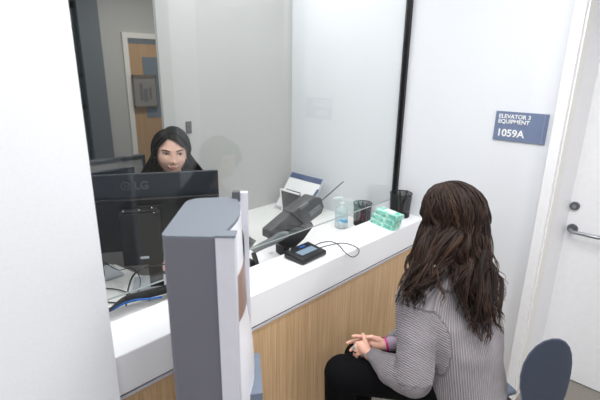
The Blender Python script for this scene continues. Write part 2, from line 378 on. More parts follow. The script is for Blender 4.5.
# ---------------------------------------------------------------- brochure column in the foreground
A_, B_, C_, D_ = V((.448, .893, 0)), V((.545, .790, 0)), V((.780, 1.025, 0)), V((.659, 1.115, 0)); ZT = 1.34
kd = (C_-B_).normalized(); kn = V((kd.y, -kd.x, 0)); kl = (C_-B_).length
ks = thing('brochure_column', 'grey freestanding brochure column with silver edge strips in front of the counter', 'display stand', (B_.x, B_.y, 0), math.atan2(kd.y, kd.x))
# local: x along the display face, -y outwards
def kloc(p): d = p-B_; return (d.dot(kd), -d.dot(kn))
a2, d2 = kloc(A_), kloc(D_)
def rnd(p, q, s, r, k=8):                            # rounded corner at q
    p, q, s = V((*p, 0)), V((*q, 0)), V((*s, 0)); a = q+(p-q).normalized()*r; b = q+(s-q).normalized()*r
    return [((1-t)**2*a+2*t*(1-t)*q+t*t*b)[:2] for t in [i/k for i in range(k+1)]]
cc = (kl, 0)
front = [(kl*(1-i/12), .006-.030*math.sin(PI*i/12)) for i in range(13)]
poly = rnd(front[-1], a2, d2, .018)+rnd(a2, d2, cc, .05)+front
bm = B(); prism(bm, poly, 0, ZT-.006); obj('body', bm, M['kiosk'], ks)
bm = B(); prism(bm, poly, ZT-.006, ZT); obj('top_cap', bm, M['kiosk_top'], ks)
bm = B(); box(bm, (-.006, -.034, 0), (.03, .012, ZT+.002), .002); obj('edge_strip', bm, M['strip'], ks)
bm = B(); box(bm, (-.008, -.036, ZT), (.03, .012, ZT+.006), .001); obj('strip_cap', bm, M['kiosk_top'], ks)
bm = B(); box(bm, (kl-.016, -.03, 0), (kl+.004, .014, ZT+.018), .002); obj('edge_strip', bm, M['strip'], ks)
bm = B(); box(bm, (kl-.022, -.008, ZT-.01), (kl-.004, .016, ZT+.022), .002); obj('strip_cap', bm, M['steel_dark'], ks)
def kface(prof, xa, xb, th, nm, m):
    bm = B(); n = len(prof)
    for xx in (xa, xb):
        pass
    f = []
    for (yy, z) in prof:
        f.append([bm.verts.new((xa+(xb-xa)*i/10, yy-.029*math.sin(PI*(xa+(xb-xa)*i/10)/kl), z)) for i in range(11)])
    g = []
    for (yy, z) in prof:
        g.append([bm.verts.new((xa+(xb-xa)*i/10, yy-.029*math.sin(PI*(xa+(xb-xa)*i/10)/kl)+th, z)) for i in range(11)])
    for i in range(n-1):
        for j in range(10):
            bm.faces.new((f[i][j], f[i][j+1], f[i+1][j+1], f[i+1][j])); bm.faces.new((g[i][j], g[i+1][j], g[i+1][j+1], g[i][j+1]))
        bm.faces.new((f[i][0], f[i+1][0], g[i+1][0], g[i][0])); bm.faces.new((f[i][10], g[i][10], g[i+1][10], f[i+1][10]))
    for i in (0, n-1):
        for j in range(10): bm.faces.new((f[i][j], g[i][j], g[i][j+1], f[i][j+1]))
    return obj(nm, bm, m, ks, True)
kface([(.004, 1.33), (.0, 1.2), (-.004, 1.08)], .034, kl-.022, .004, 'poster', M['whitepl'])
kface([(-.0035, 1.19), (-.0062, 1.09), (-.0075, 1.06)], .034, kl-.10, .002, 'poster_print', M['brown_photo'])
kface([(-.004, 1.25), (-.004, 1.18)], kl-.12, kl-.04, .002, 'poster_print', M['mgrey'])
kface([(-.004, 1.08), (-.006, 1.03), (-.012, .98), (-.02, .93), (-.025, .86), (-.025, .2)], .034, kl-.022, .01, 'front_shell', M['whitepl'])
bm = B(); prism(bm, [(.10, -.03), (kl-.03, -.03), (kl-.035, -.062), (.11, -.085)], .60, .80); obj('pocket', bm, M['pocket'], ks)
bm = B(); prism(bm, [(.05, -.03), (kl-.02, -.03), (kl-.03, -.09), (.07, -.11)], .30, .59); obj('lower_tray', bm, M['whitepl'], ks)
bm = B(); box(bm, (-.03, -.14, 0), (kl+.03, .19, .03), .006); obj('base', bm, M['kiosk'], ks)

# ---------------------------------------------------------------- monitors
def monitor(name, label, pr, dirl, ztop, w=.61, h=.36, full=True):
    pr = V((pr[0], pr[1], 0)); dl = V((dirl[0], dirl[1], 0)).normalized()      # pr = right end of the back as seen
    xd = -dl; nb = V((xd.y, -xd.x, 0))                 # nb = outward normal of the back
    c = pr+dl*(w/2)-nb*.02
    t = thing(name, label, 'monitor', (c.x, c.y, ZD), math.atan2(xd.y, xd.x), 'monitors on the staff desk')
    z1 = ztop-ZD; z0 = z1-h
    bm = B(); box(bm, (-w/2, -.008, z0), (w/2, .014, z1), .003); obj('screen_panel', bm, M['mon'], t)
    bm = B(); box(bm, (-w/2+.006, -.03, z0+.008), (w/2-.006, -.004, z1-.105), .008); obj('rear_housing', bm, M['black'], t)
    bm = B(); box(bm, (-w/2+.01, .0135, z0+.015), (w/2-.01, .016, z1-.01)); obj('display', bm, M['blackg'], t)
    bm = B(); box(bm, (-.03, -.055, 0), (.03, -.028, z1-.2), .004); obj('stand_post', bm, M['blackm'], t)
    bm = B(); box(bm, (-.11, -.09, .0), (.11, .07, .012), .005); obj('stand_foot', bm, M['lgrey'], t)
    bm = B(); box(bm, (-.05, -.04, z1-.24), (.05, -.028, z1-.14), .003); obj('mount_plate', bm, M['blackm'], t)
    return t, z0, z1
M['mon'] = mat('monitor_back', (44, 50, 58), .35)
t1, z0, z1 = monitor('computer_monitor', 'black monitor back with a round logo and a small computer hung below it', (1.112, 1.605), (-.863, .505), 1.27)
mz = z1-.052
bm = B()
ccx = -.098
pts = [V((ccx+.0175*math.cos(a), -.0095, mz+.0175*math.sin(a))) for a in [2*PI*i/32 for i in range(32)]]
tube(bm, pts, .0016, 6, closed=True)
box(bm, (ccx-.004, -.0105, mz-.008), (ccx-.0018, -.0088, mz+.009)); box(bm, (ccx-.004, -.0105, mz-.008), (ccx+.006, -.0088, mz-.006)); box(bm, (ccx+.004, -.0105, mz-.001), (ccx+.014, -.0088, mz+.001))
obj('logo_badge', bm, M['logo'] if 'logo' in M else mat('logo_grey', (84, 91, 100), .3), t1)
bm = text_bm('LG', .05, .0008, Matrix.Translation((-.062, -.0092, mz-.017)) @ RXm, bold=.0012); obj('logo_lettering', bm, bpy.data.materials['logo_grey'], t1)
# thin client on the back
tc = obj('small_computer', (lambda b: (box(b, (-.125, -.11, z0-.03), (.04, -.058, z1-.15), .004), b)[1])(B()), M['blackm'], t1)
bm = B(); box(bm, (-.115, -.105, z1-.15), (.03, -.07, z1-.138), .003); obj('bracket', bm, M['black'], tc)
for x, z in ((-.105, z1-.134), (.012, z1-.128), (.018, z1-.15), (-.04, z1-.134)):
    bm = B(); ellips(bm, (x, -.112, z), (.004, .003, .004), n=10); obj('screw', bm, M['silver'], tc, True)
bm = B(); box(bm, (-.055, -.1125, z0+.0), (-.018, -.1095, z0+.012), .002); obj('maker_plate', bm, M['lgrey'], tc)
monitor('computer_monitor', 'black monitor turned away behind the front monitor, only its top corner showing', (.92, 2.03), (-1, .0), 1.247, .50, .34)

# papers, cables on the desk at the left
t = obj('paper_sheet', (lambda b: (box(b, (-.1, -.07, 0), (.1, .07, .001)), b)[1])(B()), M['white']); t.location = (.62, 1.64, ZD+.0008); t.rotation_euler = (0, 0, -.6)
tag(t, 'white printed sheet lying on the desk under the monitor', 'paper')
bm = B(); box(bm, (-.06, -.035, 0), (.06, .035, .018), .003); o = obj('power_strip', bm, M['lgrey']); o.location = (.80, 1.47, ZD+.001); o.rotation_euler = (0, 0, .3)
tag(o, 'pale grey flat box among the cables behind the counter edge', 'power strip')
def cable(nm, label, pts, r, m, grp='black cables behind the counter edge'):
    bm = B(); tube(bm, sm(pts, 6), r, 6); return tag(obj(nm, bm, m, None, 'all'), label, 'cable', grp)
zz = ZD+.008
cable('cable', 'thick black cable rising in an arch in front of the small computer', [pz(126, 306, .80), pz(128, 290, .85), pz(133, 276, .93), pz(143, 268, .95), pz(160, 265, .93), pz(172, 264, .90)], .0035, M['black'])
cable('cable', 'thin black cable looping below the small computer', [pz(104, 262, zz+.1), pz(118, 270, zz+.04), pz(132, 268, .83), pz(140, 278, .8), pz(139, 290, .77), pz(133, 302, .76)], .002, M['black'])
cable('cable', 'black cable lying from the wall corner to the box', [pz(103, 288, zz), pz(120, 290, zz), pz(135, 296, zz+.01), pz(150, 300, zz)], .003, M['black'])
cable('cable', 'black cable lying flat below the printed sheet', [pz(106, 302, zz), pz(122, 302, zz), pz(138, 293, zz+.02), pz(165, 286, zz+.03)], .003, M['black'])
for i in range(8):
    cable('cable', 'black cable in the bundle along the counter edge', [pz(100, 313+i, zz+.010*i), pz(122, 304-i*.7, zz+.0125*i+.01), pz(140, 299-i*.9, zz+.0125*i+.012), pz(160, 294-i*.9, zz+.012*i+.01), pz(180, 288-i, zz+.011*i)], .0052, M['black'], 'bundled cables along the counter edge')
cable('cable', 'bright blue network cable in the bundle along the counter edge', [pz(108, 312, .80), pz(122, 304.5, .822), pz(135, 300, .836), pz(148, 299, .835), pz(162, 297, .82)], .0042, M['blue'], 'bundled cables along the counter edge')

# ---------------------------------------------------------------- things on the ledge and desk
# signature pad
pl, pn, pr_, pb = pz(285.5, 259, ZC), pz(301, 266.5, ZC), pz(325.5, 255, ZC), pz(309, 247, ZC)
cx = (pl+pn+pr_+pb)/4; ax = (pr_-pn).normalized()
sgp = thing('signature_pad', 'black signature pad with a small grey screen on the white ledge', 'signature pad', cx, math.atan2(ax.y, ax.x))
hw = (pr_-pn).length/2*.98; hd = .062
bm = B(); vs = box(bm, (-hw, -hd, .002), (hw, hd, .026), .008, 3)
for v in vs:
    if v.co.z > .014: v.co.z += (v.co.y+hd)*.10
obj('pad_body', bm, M['black'], sgp, True)
mxp = Matrix.Translation((0, 0, .0325)) @ Matrix.Rotation(math.atan(.10), 4, 'X')
bm = B(); box(bm, (-hw*.62, -.026, -.001), (hw*.66, .014, .0015), mx=mxp); obj('pad_screen', bm, M['screen'], sgp)
bm = B(); box(bm, (-hw*.05, .03, -.001), (hw*.42, .041, .0015), mx=mxp); obj('pad_logo', bm, M['blue'], sgp)
bm = B(); tube(bm, sm([V(cx)-V(cx)+sgp.matrix_world.to_3x3() @ V((-hw*.8, hd*.75, .02))*0+V((-hw*.85, hd*.7, .03)), V((-hw*.72, hd*.75, .036)), V((-hw*.6, hd*.8, .045))]), .003, 8); ellips(bm, (-hw*.72, hd*.75, .036), (.006, .006, .006), n=12); obj('pad_stylus', bm, M['steel_dark'], sgp, True)
bm = B(); tube(bm, sm([pz(x, y, ZC+.003) for x, y in ((314, 246), (320, 243), (330, 241.5), (338, 244.5), (345, 252), (352, 257), (358, 254), (358.5, 249), (352, 245), (342, 243), (330, 245), (319, 248))], 8), .0022, 8)
tag(obj('pad_cable', bm, M['black'], None, 'all'), 'thin black cable looped on the ledge beside the signature pad', 'cable')

# green boxes, three stacked
b0, b1, b2 = pz(370, 222, ZC), pz(391.5, 231.5, ZC), pz(402.5, 225, ZC)
bx = (b1-b0).normalized(); L0 = (b1-b0).length; dp = .062; bh = .0295
for i, (off, lab) in enumerate(((0, 'bottom green and white carton of the stack of three on the ledge'), (.014, 'middle green and white carton of the stack of three on the ledge'), (.034, 'top green and white carton of the stack of three on the ledge'))):
    t = thing('tissue_carton', lab, 'box', V((b0.x, b0.y, ZC+.0005+i*(bh+.0022)))+bx*off*.8+V((-bx.y, bx.x, 0))*off*.25, math.atan2(bx.y, bx.x), 'green cartons stacked on the ledge')
    s = L0*(1-.02*i)
    bm = B(); box(bm, (0, 0, 0), (s, dp, bh), .003); obj('carton', bm, M['green'], t)
    bm = B(); box(bm, (s*.04, -.0006, bh*.12), (s*.52, .0, bh*.5)); box(bm, (s*.62, -.0006, bh*.3), (s*.95, 0, bh*.85)); obj('carton_print', bm, M['green2'], t)
    bm = B(); box(bm, (s*.3, .02, bh), (s*.72, .055, bh+.0008)); obj('perforated_flap', bm, M['white'], t)

# mesh pen cups
def pen_cup(label, loc, r, h, sticks, grp):
    t = thing('pen_cup', label, 'pen cup', loc, 0, grp)
    bm = B(); n = 40; uvl = bm.loops.layers.uv.new('UVMap'); k = 12
    rs = [ring(bm, V((0, 0, .004+(h-.006)*j/k)), V((1, 0, 0)), V((0, 1, 0)), r*(.9+.1*j/k), n) for j in range(k+1)]
    for j in range(k):
        for i in range(n):
            f = bm.faces.new((rs[j][i], rs[j][(i+1) % n], rs[j+1][(i+1) % n], rs[j+1][i]))
            for lp, (uu, vv) in zip(f.loops, ((i, j), (i+1, j), (i+1, j+1), (i, j+1))): lp[uvl].uv = (uu*3, vv*3)
    me = bpy.data.meshes.new('mesh_wall'); bm.to_mesh(me); bm.free(); link_mesh('mesh_wall', me, M['mesh_metal'], t, True)
    bm = B(); tube(bm, [V((r*math.cos(a), r*math.sin(a), h)) for a in [2*PI*i/40 for i in range(40)]], .0032, 8, closed=True); obj('rim', bm, M['black'], t, True)
    bm = B(); lathe(bm, [(r*.9, 0), (r*.92, .008), (r*.6, .009)]); obj('cup_base', bm, M['black'], t, True)
    for (ax_, ay, bx_, by, hh, m, kind) in sticks:
        a = V(loc)+V((ax_*r*.6, ay*r*.6, .012)); b = V(loc)+V((bx_*r*.78, by*r*.78, hh))
        p = thing('pen', '', 'pen', a); d = b-a; q_ = d.normalized()
        bm = B(); cyl(bm, (0, 0, 0), d*.93, .0052, .0052, 10); obj('barrel', bm, m, p, True)
        bm = B(); cyl(bm, d*.72, d, .0064, .0058, 10); obj('pen_cap', bm, M['black'] if m is not M['black'] else M['dgrey'], p, True)
        p['label'] = kind; p['group'] = 'pens in the mesh cups'
    return t
cupf = pz(401.6, 193, 1.005)
pen_cup('large black mesh pen cup standing on the ledge by the black channel', (2.237, 1.318, ZC), .066, .145,
        [(-.4, .2, .3, .7, .150, M['black'], 'black pen standing upright in the front mesh cup'), (.5, 0, .8, -.3, .158, M['black'], 'tallest black pen at the right of the front mesh cup'), (-.2, -.5, -.75, -.3, .152, M['dgrey'], 'charcoal pen at the left of the front mesh cup'),
         (.2, .3, -.3, -.7, .12, M['red'], 'red pen leaning low inside the front mesh cup'), (.0, -.3, .5, .5, .148, M['black'], 'black pen leaning to the back of the front mesh cup')], 'black mesh pen cups')
pen_cup('black mesh pen cup with red and blue pens on the desk behind the glass', (2.236, 1.597, ZD), .06, .148,
        [(.5, .5, -.4, -.6, .15, M['blue'], 'blue pen leaning in the cup behind the glass'), (-.5, .4, .2, -.6, .148, M['red'], 'red pen crossing the blue one in the cup behind the glass'), (.6, -.4, -.3, .6, .155, M['red'], 'red pen leaning back in the cup behind the glass'),
         (.0, .5, .5, -.4, .14, M['black'], 'black pen in the cup behind the glass'), (-.6, -.2, .4, .3, .15, M['dgrey'], 'charcoal pen in the cup behind the glass')], 'black mesh pen cups')

# sanitiser bottle
sb = thing('sanitizer_bottle', 'clear pump bottle with a blue printed label on the staff desk', 'bottle', (2.09, 1.655, ZD))
bm = B(); lathe(bm, [(.036, 0), (.041, .004), (.042, .02), (.042, .115), (.038, .13), (.022, .145), (.0165, .15), (.0165, .158)]); obj('bottle_body', bm, M['gel'], sb, True)
bm = B(); lathe(bm, [(.0425, .04), (.0428, .041), (.0428, .095), (.0425, .096)]); obj('label_wrap', bm, mat('pale_label', (214, 232, 240), .4, alpha=.6), sb, True)
bm = B()
for z, a0, a1, r_ in ((.056, 3.2, 4.9, .004), (.062, 3.6, 4.6, .005), (.048, 3.9, 5.2, .003), (.085, 3.5, 4.4, .002)):
    tube(bm, [V((.0432*math.cos(a0+(a1-a0)*i/10), .0432*math.sin(a0+(a1-a0)*i/10), z+.006*math.sin(i*.7))) for i in range(11)], r_*.8, 6)
obj('label_print', bm, M['lblue'], sb)
bm = B(); lathe(bm, [(.018, .152), (.019, .168), (.008, .172), (.006, .2)]); tube(bm, sm([V((.006, -.002, .2)), V((-.01, .006, .205)), V((-.042, .026, .203)), V((-.05, .03, .196))]), .006, 8); obj('pump', bm, M['pumpw'], sb, True)

# leaning literature stand
ls = thing('literature_stand', 'leaning stand holding a white sheet with a navy header by the corner', 'stand', (2.05, 2.12, ZD))
def lp(p): return V(p)-V((2.05, 2.12, ZD))
TL, TR = px(292, 171, 2.25), px(325, 179, 2.25); BL, BR = pz(283, 211, ZD+.01), V((2.05, px(325, 179, 2.25).y-.02, ZD+.01)); BL = V((2.05, TL.y-.02, ZD+.01))
n_ = (TR-TL).cross(BL-TL).normalized(); n_ = n_ if n_.x < 0 else -n_
bm = B(); slab(bm, [lp(TL), lp(TR), lp(BR), lp(BL)], -n_, .006); obj('back_board', bm, M['lgrey'], ls)
def bil(u, v): return TL+(TR-TL)*u+(BL-TL)*v
bm = B(); slab(bm, [lp(bil(u, v))+n_*.001 for u, v in ((.03, .03), (.97, .03), (.9, .95), (.03, .95))], n_, .002); sh_ = obj('sheet', bm, M['white'], ls)
bm = B(); slab(bm, [lp(bil(u, v))+n_*.0035 for u, v in ((.03, .03), (.97, .03), (.965, .17), (.03, .17))], n_, .001); obj('sheet_header', bm, M['navy'], ls)
bm = B(); slab(bm, [lp(bil(u, v))+n_*.0035 for u, v in ((.93, .3), (.99, .3), (.93, .75), (.84, .8))], n_, .001); obj('sheet_corner', bm, M['navy'], ls)
bm = B()
for i in range(5): slab(bm, [lp(bil(u, v))+n_*.004 for u, v in ((.14+.02*i, .50+.035*i), (.56+.02*i, .50+.035*i), (.57+.02*i, .52+.035*i), (.15+.02*i, .52+.035*i))], n_, .014)
obj('spring_clip', bm, M['black'], ls)
q0, q1, q2, q3 = pt(281, 190, 3.1), pt(298, 195, 2.98), pt(298, 213, 3.0), pt(283, 211.5, 3.12)
q3.z = q2.z = ZD+.002
bm = B(); slab(bm, [lp(q0), lp(q1), lp(q2), lp(q3)], V((1, 0, 0)), .012); obj('front_pocket', bm, M['dgrey'], ls)
bm = B(); slab(bm, [lp(q0)+V((-.003, .012, .008)), lp(q1)+V((-.003, -.006, .008)), lp(q1)+V((-.003, -.006, 0)), lp(q0)+V((-.003, .012, 0))], V((1, 0, 0)), .018)
slab(bm, [lp(q0)+V((-.003, .012, .008)), lp(q0)+V((-.003, .0, .008)), lp(q3)+V((-.003, 0, 0)), lp(q3)+V((-.003, .012, 0))], V((1, 0, 0)), .018); obj('pocket_edge', bm, M['white'], ls)

# desk phone seen from behind, on its black foot in the gap under the glass
ph = thing('desk_phone', 'charcoal desk phone tilted on a black foot behind the glass', 'phone', (1.47, 1.52, ZD))
def pp(x, y, yy): return py(x, y, yy)-V((1.47, 1.52, ZD))
def hull(bm, pts, y0, y1, bev=.008):
    a = [bm.verts.new(pp(x, y, y0)) for x, y in pts]; off = V((0, y1-y0, 0)); b = [bm.verts.new(v.co+off) for v in a]
    bridge(bm, a, b); bm.faces.new(a[::-1]); bm.faces.new(b)
    if bev: bmesh.ops.bevel(bm, geom=list(bm.edges), offset=bev, segments=3, affect='EDGES', profile=.6)
bm = B(); hull(bm, [(270, 231), (291, 213), (305, 227), (285, 240), (270, 239)], 1.47, 1.53, .006); obj('phone_body', bm, M['dgrey'], ph, True)
bm = B(); hull(bm, [(291.5, 213), (315, 196.5), (322, 198), (325, 207), (322, 214), (305.5, 226.5)], 1.46, 1.54, .012); obj('phone_head', bm, M['dgrey2'] if 'dgrey2' in M else M['dgrey'], ph, True)
bm = B(); hull(bm, [(299, 208), (308, 202), (309.5, 204), (301, 210)], 1.449, 1.46, .001); hull_o = obj('camera_grip', bm, M['mgrey'], ph)
bm = B(); hull(bm, [(309, 213), (320, 205), (322, 208), (311, 217)], 1.449, 1.458, .001); obj('side_panel', bm, M['mgrey'], ph)
bm = B(); hull(bm, [(252, 250), (276, 238), (281, 234), (289, 232), (289, 237), (281, 241), (256, 253)], 1.43, 1.455, .002); obj('handset', bm, M['mgrey'], ph, True)
bm = B(); hull(bm, [(272, 236), (312, 222), (314, 226), (304, 239), (296, 247), (287, 249), (280, 245)], 1.46, 1.54, .005); obj('phone_foot', bm, M['black'], ph, True)
bm = B(); box(bm, (-.10, -.045, 0), (.10, .08, .035), .006); box(bm, (-.04, -.02, .02), (.05, .05, .15), .006); obj('phone_base', bm, M['black'], ph, True)
bm = B(); tube(bm, [pp(320, 202, 1.5), pp(343.5, 181.5, 1.5)], [.0035, .003], 8); obj('antenna', bm, M['black'], ph)
bm = B(); a = [pz(256, 252, .80), pz(279, 243, .80), pz(286, 254, .775), pz(259.5, 263.5, .775)]
for p in a: p.y = max(p.y, 1.416)
slab(bm, [p-V((1.47, 1.52, ZD)) for p in a], V((0, .1, -1)), .008); obj('label_panel', bm, M['white'], ph)
c4 = (a[0]+a[1]+a[2]+a[3])/4
bm = B(); slab(bm, [c4+(p-c4)*1.22-V((1.47, 1.52, ZD))+V((0, .012, -.010)) for p in a], V((0, .1, -1)), .010); obj('label_backing', bm, M['black'], ph)
cm = (a[0]+a[1]+a[2]+a[3])/4-V((1.47, 1.52, ZD)); 
bm = text_bm('cisco', .012, .0003, Matrix.Translation(cm+V((0, -.012, .003))), 'CENTER')
for i, h_ in enumerate((3, 5, 3, 2, 3, 5, 3)): box(bm, (cm.x-.012+i*.004, cm.y+.0, cm.z+.003), (cm.x-.0105+i*.004, cm.y+h_*.001, cm.z+.0036))
obj('maker_mark', bm, M['mgrey'], ph)
bm = B(); hull(bm, [(250, 262), (254, 260), (259, 269), (253, 271)], 1.45, 1.49, .002)
o = obj('stapler', bm, M['black'], None, True); tag(o, 'black stapler end on the desk beside the phone label', 'stapler'); o.location = (1.47, 1.52, ZD)

# ---------------------------------------------------------------- the customer's chair
cb = V((1.57, .272, .66)); cf = V((.45, .89, 0)).normalized(); cl = V((cf.y, -cf.x, 0))
chr_ = thing('visitor_chair', 'slate blue shell chair with an oval back by the white door', 'chair', (1.635, .469, 0), math.atan2(cl.y, cl.x))
def shell(n=24, m_=18, w=.19, h=.155, curve=.06, rake=.12):
    bm = B(); G = []
    for j in range(m_+1):
        rr = j/m_; G.append([])
        for i in range(n):
            a = 2*PI*i/n; X = math.cos(a)*w*rr; Z = math.sin(a)*h*rr
            X -= .22*Z
            Y = curve*(X/w)**2-rake*Z
            G[-1].append(bm.verts.new((X, Y, Z)) if j else None)
    c0 = bm.verts.new((0, 0, 0))
    for i in range(n): bm.faces.new((c0, G[1][i], G[1][(i+1) % n]))
    for j in range(1, m_): bridge(bm, G[j], G[j+1])
    r = bmesh.ops.solidify(bm, geom=list(bm.faces), thickness=.012)
    return bm
bm = shell(w=.122, h=.20, curve=.02, rake=.03); bmesh.ops.translate(bm, vec=(.026, -.235, .655), verts=bm.verts); obj('backrest', bm, M['chair'], chr_, 'all')
bm = B(); vs = box(bm, (-.15, -.03, .405), (.13, .2, .43), .014, 3); obj('seat', bm, M['chair'], chr_, True)
for sx in (-.06, .06): bm = B(); tube(bm, sm([(sx, -.02, .415), (sx, -.15, .42), (sx, -.215, .47), (sx, -.228, .56)]), .012, 8); obj('back_support', bm, M['black'], chr_, True)
for sx, sy in ((-1, -1), (1, -1), (-1, 1), (1, 1)):
    bm = B(); tube(bm, [(sx*.17, sy*.15+.03, .43), (sx*.20, sy*.21+.03, 0)], .012, 10); obj('leg', bm, M['steel'], chr_, True)

# ---------------------------------------------------------------- people
def g(x, z, cx_, cz, sx, sz): return math.exp(-((x-cx_)/sx)**2-((z-cz)/sz)**2)
def feat(x, z):                                      # face relief, towards +y
    ax = abs(x)
    r = .0155*g(x, z, 0, -.034, .0125, .012)+.008*g(x, z, 0, -.010, .009, .022)+.004*g(ax, z, .012, -.042, .006, .007)
    r -= .0075*g(ax, z, .032, .002, .017, .011); r += .004*g(ax, z, .03, .024, .022, .007)
    r += .006*g(x, z, 0, -.062, .024, .006)+.0065*g(x, z, 0, -.075, .019, .006)-.004*g(x, z, 0, -.0685, .026, .0022)
    r -= .003*g(x, z, 0, -.087, .02, .006); r += .008*g(x, z, 0, -.104, .022, .014)
    r += .006*g(ax, z, .043, -.036, .019, .02); return r
def head_pt(d):
    a, b = .073, .094; c = .116 if d.z > 0 else .121
    x, y, z = d.x*a, d.y*b, d.z*c
    if z < 0:
        k = min(1, -z/.121); x *= 1-.30*k**2.2; 
        if y < 0: y *= 1-.45*k**1.5
        else: y *= 1+.10*k
    if y > 0:
        y = min(y, .094)*(1-.0*abs(x)); w = min(1, y/.05); y += feat(x, z)*w; y -= .006*w*(1-abs(x)/.08)*(1 if z > .03 else 0)*0
    return V((x, y, z))
def add_head(bm, mx, nu=110, nv=90):
    R = []
    for j in range(1, nv):
        th = PI*j/nv; R.append([bm.verts.new(mx @ head_pt(V((math.sin(th)*math.sin(2*PI*i/nu), math.sin(th)*math.cos(2*PI*i/nu), math.cos(th))))) for i in range(nu)])
    for i in range(len(R)-1): bridge(bm, R[i], R[i+1])
    bm.faces.new(R[0][::-1]); bm.faces.new(R[-1])
    for s in (-1, 1):                                # ears
        ellips(bm, mx @ V((s*.074, -.008, -.012)), (.008, .018, .03), mx.to_3x3().to_4x4(), 16)
def face_y(x, z):
    lo, hi = -.999, .999
    c = .116 if z > 0 else .121; a = .073; k = min(1, -z/.121) if z < 0 else 0
    aa = a*(1-.30*k**2.2); q_ = 1-(x/aa)**2-(z/c)**2
    return .094*math.sqrt(max(q_, 0))*(1+.10*k)+feat(x, z)
def headmx(c, f, tilt=0, nod=0):
    f = V((f[0], f[1], 0)).normalized(); x = V((f.y, -f.x, 0))
    m_ = Matrix(((x.x, f.x, 0, c[0]), (x.y, f.y, 0, c[1]), (0, 0, 1, c[2]), (0, 0, 0, 1)))
    return m_ @ Matrix.Rotation(tilt, 4, 'Y') @ Matrix.Rotation(nod, 4, 'X')
def face_parts(root, mx, gaze=0, smile=True, nose=True):
    def P(x, z, dy=0): return mx @ V((x, face_y(x, z)+dy, z))
    for s in (-1, 1):
        ex, ez = s*.0315, .002
        bm = B(); ellips(bm, (ex, face_y(ex, ez)-.0035, ez), (.013, .006, .0050), None, 20); bmesh.ops.transform(bm, matrix=mx, verts=bm.verts); e = obj('eye', bm, M['eyew'], root, 'all')
        bm = B(); ellips(bm, (ex+gaze, face_y(ex, ez)+.0005, ez), (.0057, .003, .0052), None, 16); bmesh.ops.transform(bm, matrix=mx, verts=bm.verts); obj('iris', bm, M['iris'], e, 'all')
        bm = B(); pts = [P(ex+.0155*math.cos(a), ez+.0068*math.sin(a), .0015) for a in [PI*i/10 for i in range(11)]]
        tube(bm, pts, [.0005+.0013*math.sin(PI*i/10) for i in range(11)], 6); obj('eyelashes', bm, M['iris'], root, 'all')
        bm = B(); pts = [P(s*(.014+.036*i/8), .0205+.006*math.sin(PI*(i/8)**1.3*.8)-.001*i/8, .0012) for i in range(9)]
        tube(bm, pts, [.0012+.0018*math.sin(PI*(i+.7)/9.5) for i in range(9)], 6); obj('eyebrow', bm, M['brow'], root, 'all')
        if nose: bm = B(); ellips(bm, (s*.006, face_y(s*.006, -.047)-.001, -.0475), (.0022, .0015, .0014), None, 10); bmesh.ops.transform(bm, matrix=mx, verts=bm.verts); obj('nostril', bm, M['nostril'], root, 'all')
    def lip(z0, cv, rr, nm, m, wd=.026, dy=.001):
        bm = B(); pts = [P(wd*t, z0+cv*t*t, dy) for t in [-1+i/8 for i in range(17)]]
        tube(bm, pts, [.0006+rr*math.sqrt(max(0, 1-((i-8)/8.3)**2)) for i in range(17)], 8); obj(nm, bm, m, root, 'all')
    lip(-.0635, .010, .0017, 'upper_lip', M['lips'], .028, .0); lip(-.0735, .018, .0026, 'lower_lip', M['lips'], .026, .0)
    if smile: lip(-.0683, .014, .0024, 'teeth', M['teeth'], .021, .0012)
def hair_mesh(name, parent, paths, m, ns=5):
    vs, fs, tone = [], [], []
    for pts, rr, tn in paths:
        n = len(pts); d = (pts[1]-pts[0]).normalized(); u, v, _ = basis(d); base = len(vs)
        for i in range(n):
            d2_ = (pts[min(i+1, n-1)]-pts[max(i-1, 0)])
            if d2_.length < 1e-7: d2_ = d
            d2_ = d2_.normalized(); q_ = d.rotation_difference(d2_); u = q_ @ u; u = (u-d2_*u.dot(d2_)).normalized(); v = d2_.cross(u); d = d2_
            t = i/(n-1); r = rr*(min(1, .5+t*4))*(1-.75*max(0, t-.72)/.28)
            for k in range(ns):
                a = 2*PI*k/ns; vs.append(pts[i]+(u*math.cos(a)*1.0+v*math.sin(a)*.8)*r); tone.append(tn+.12*math.sin(i*.9+tn*30))
        for i in range(n-1):
            for k in range(ns):
                a = base+i*ns+k; b = base+i*ns+(k+1) % ns; fs.append((a, b, b+ns, a+ns))
        fs.append(tuple(base+(n-1)*ns+k for k in range(ns)))
    me = bpy.data.meshes.new(name); me.from_pydata([tuple(p) for p in vs], [], fs)
    at = me.attributes.new('tone', 'FLOAT', 'POINT'); at.data.foreach_set('value', [min(1, max(0, t)) for t in tone])
    return link_mesh(name, me, m, parent, True)
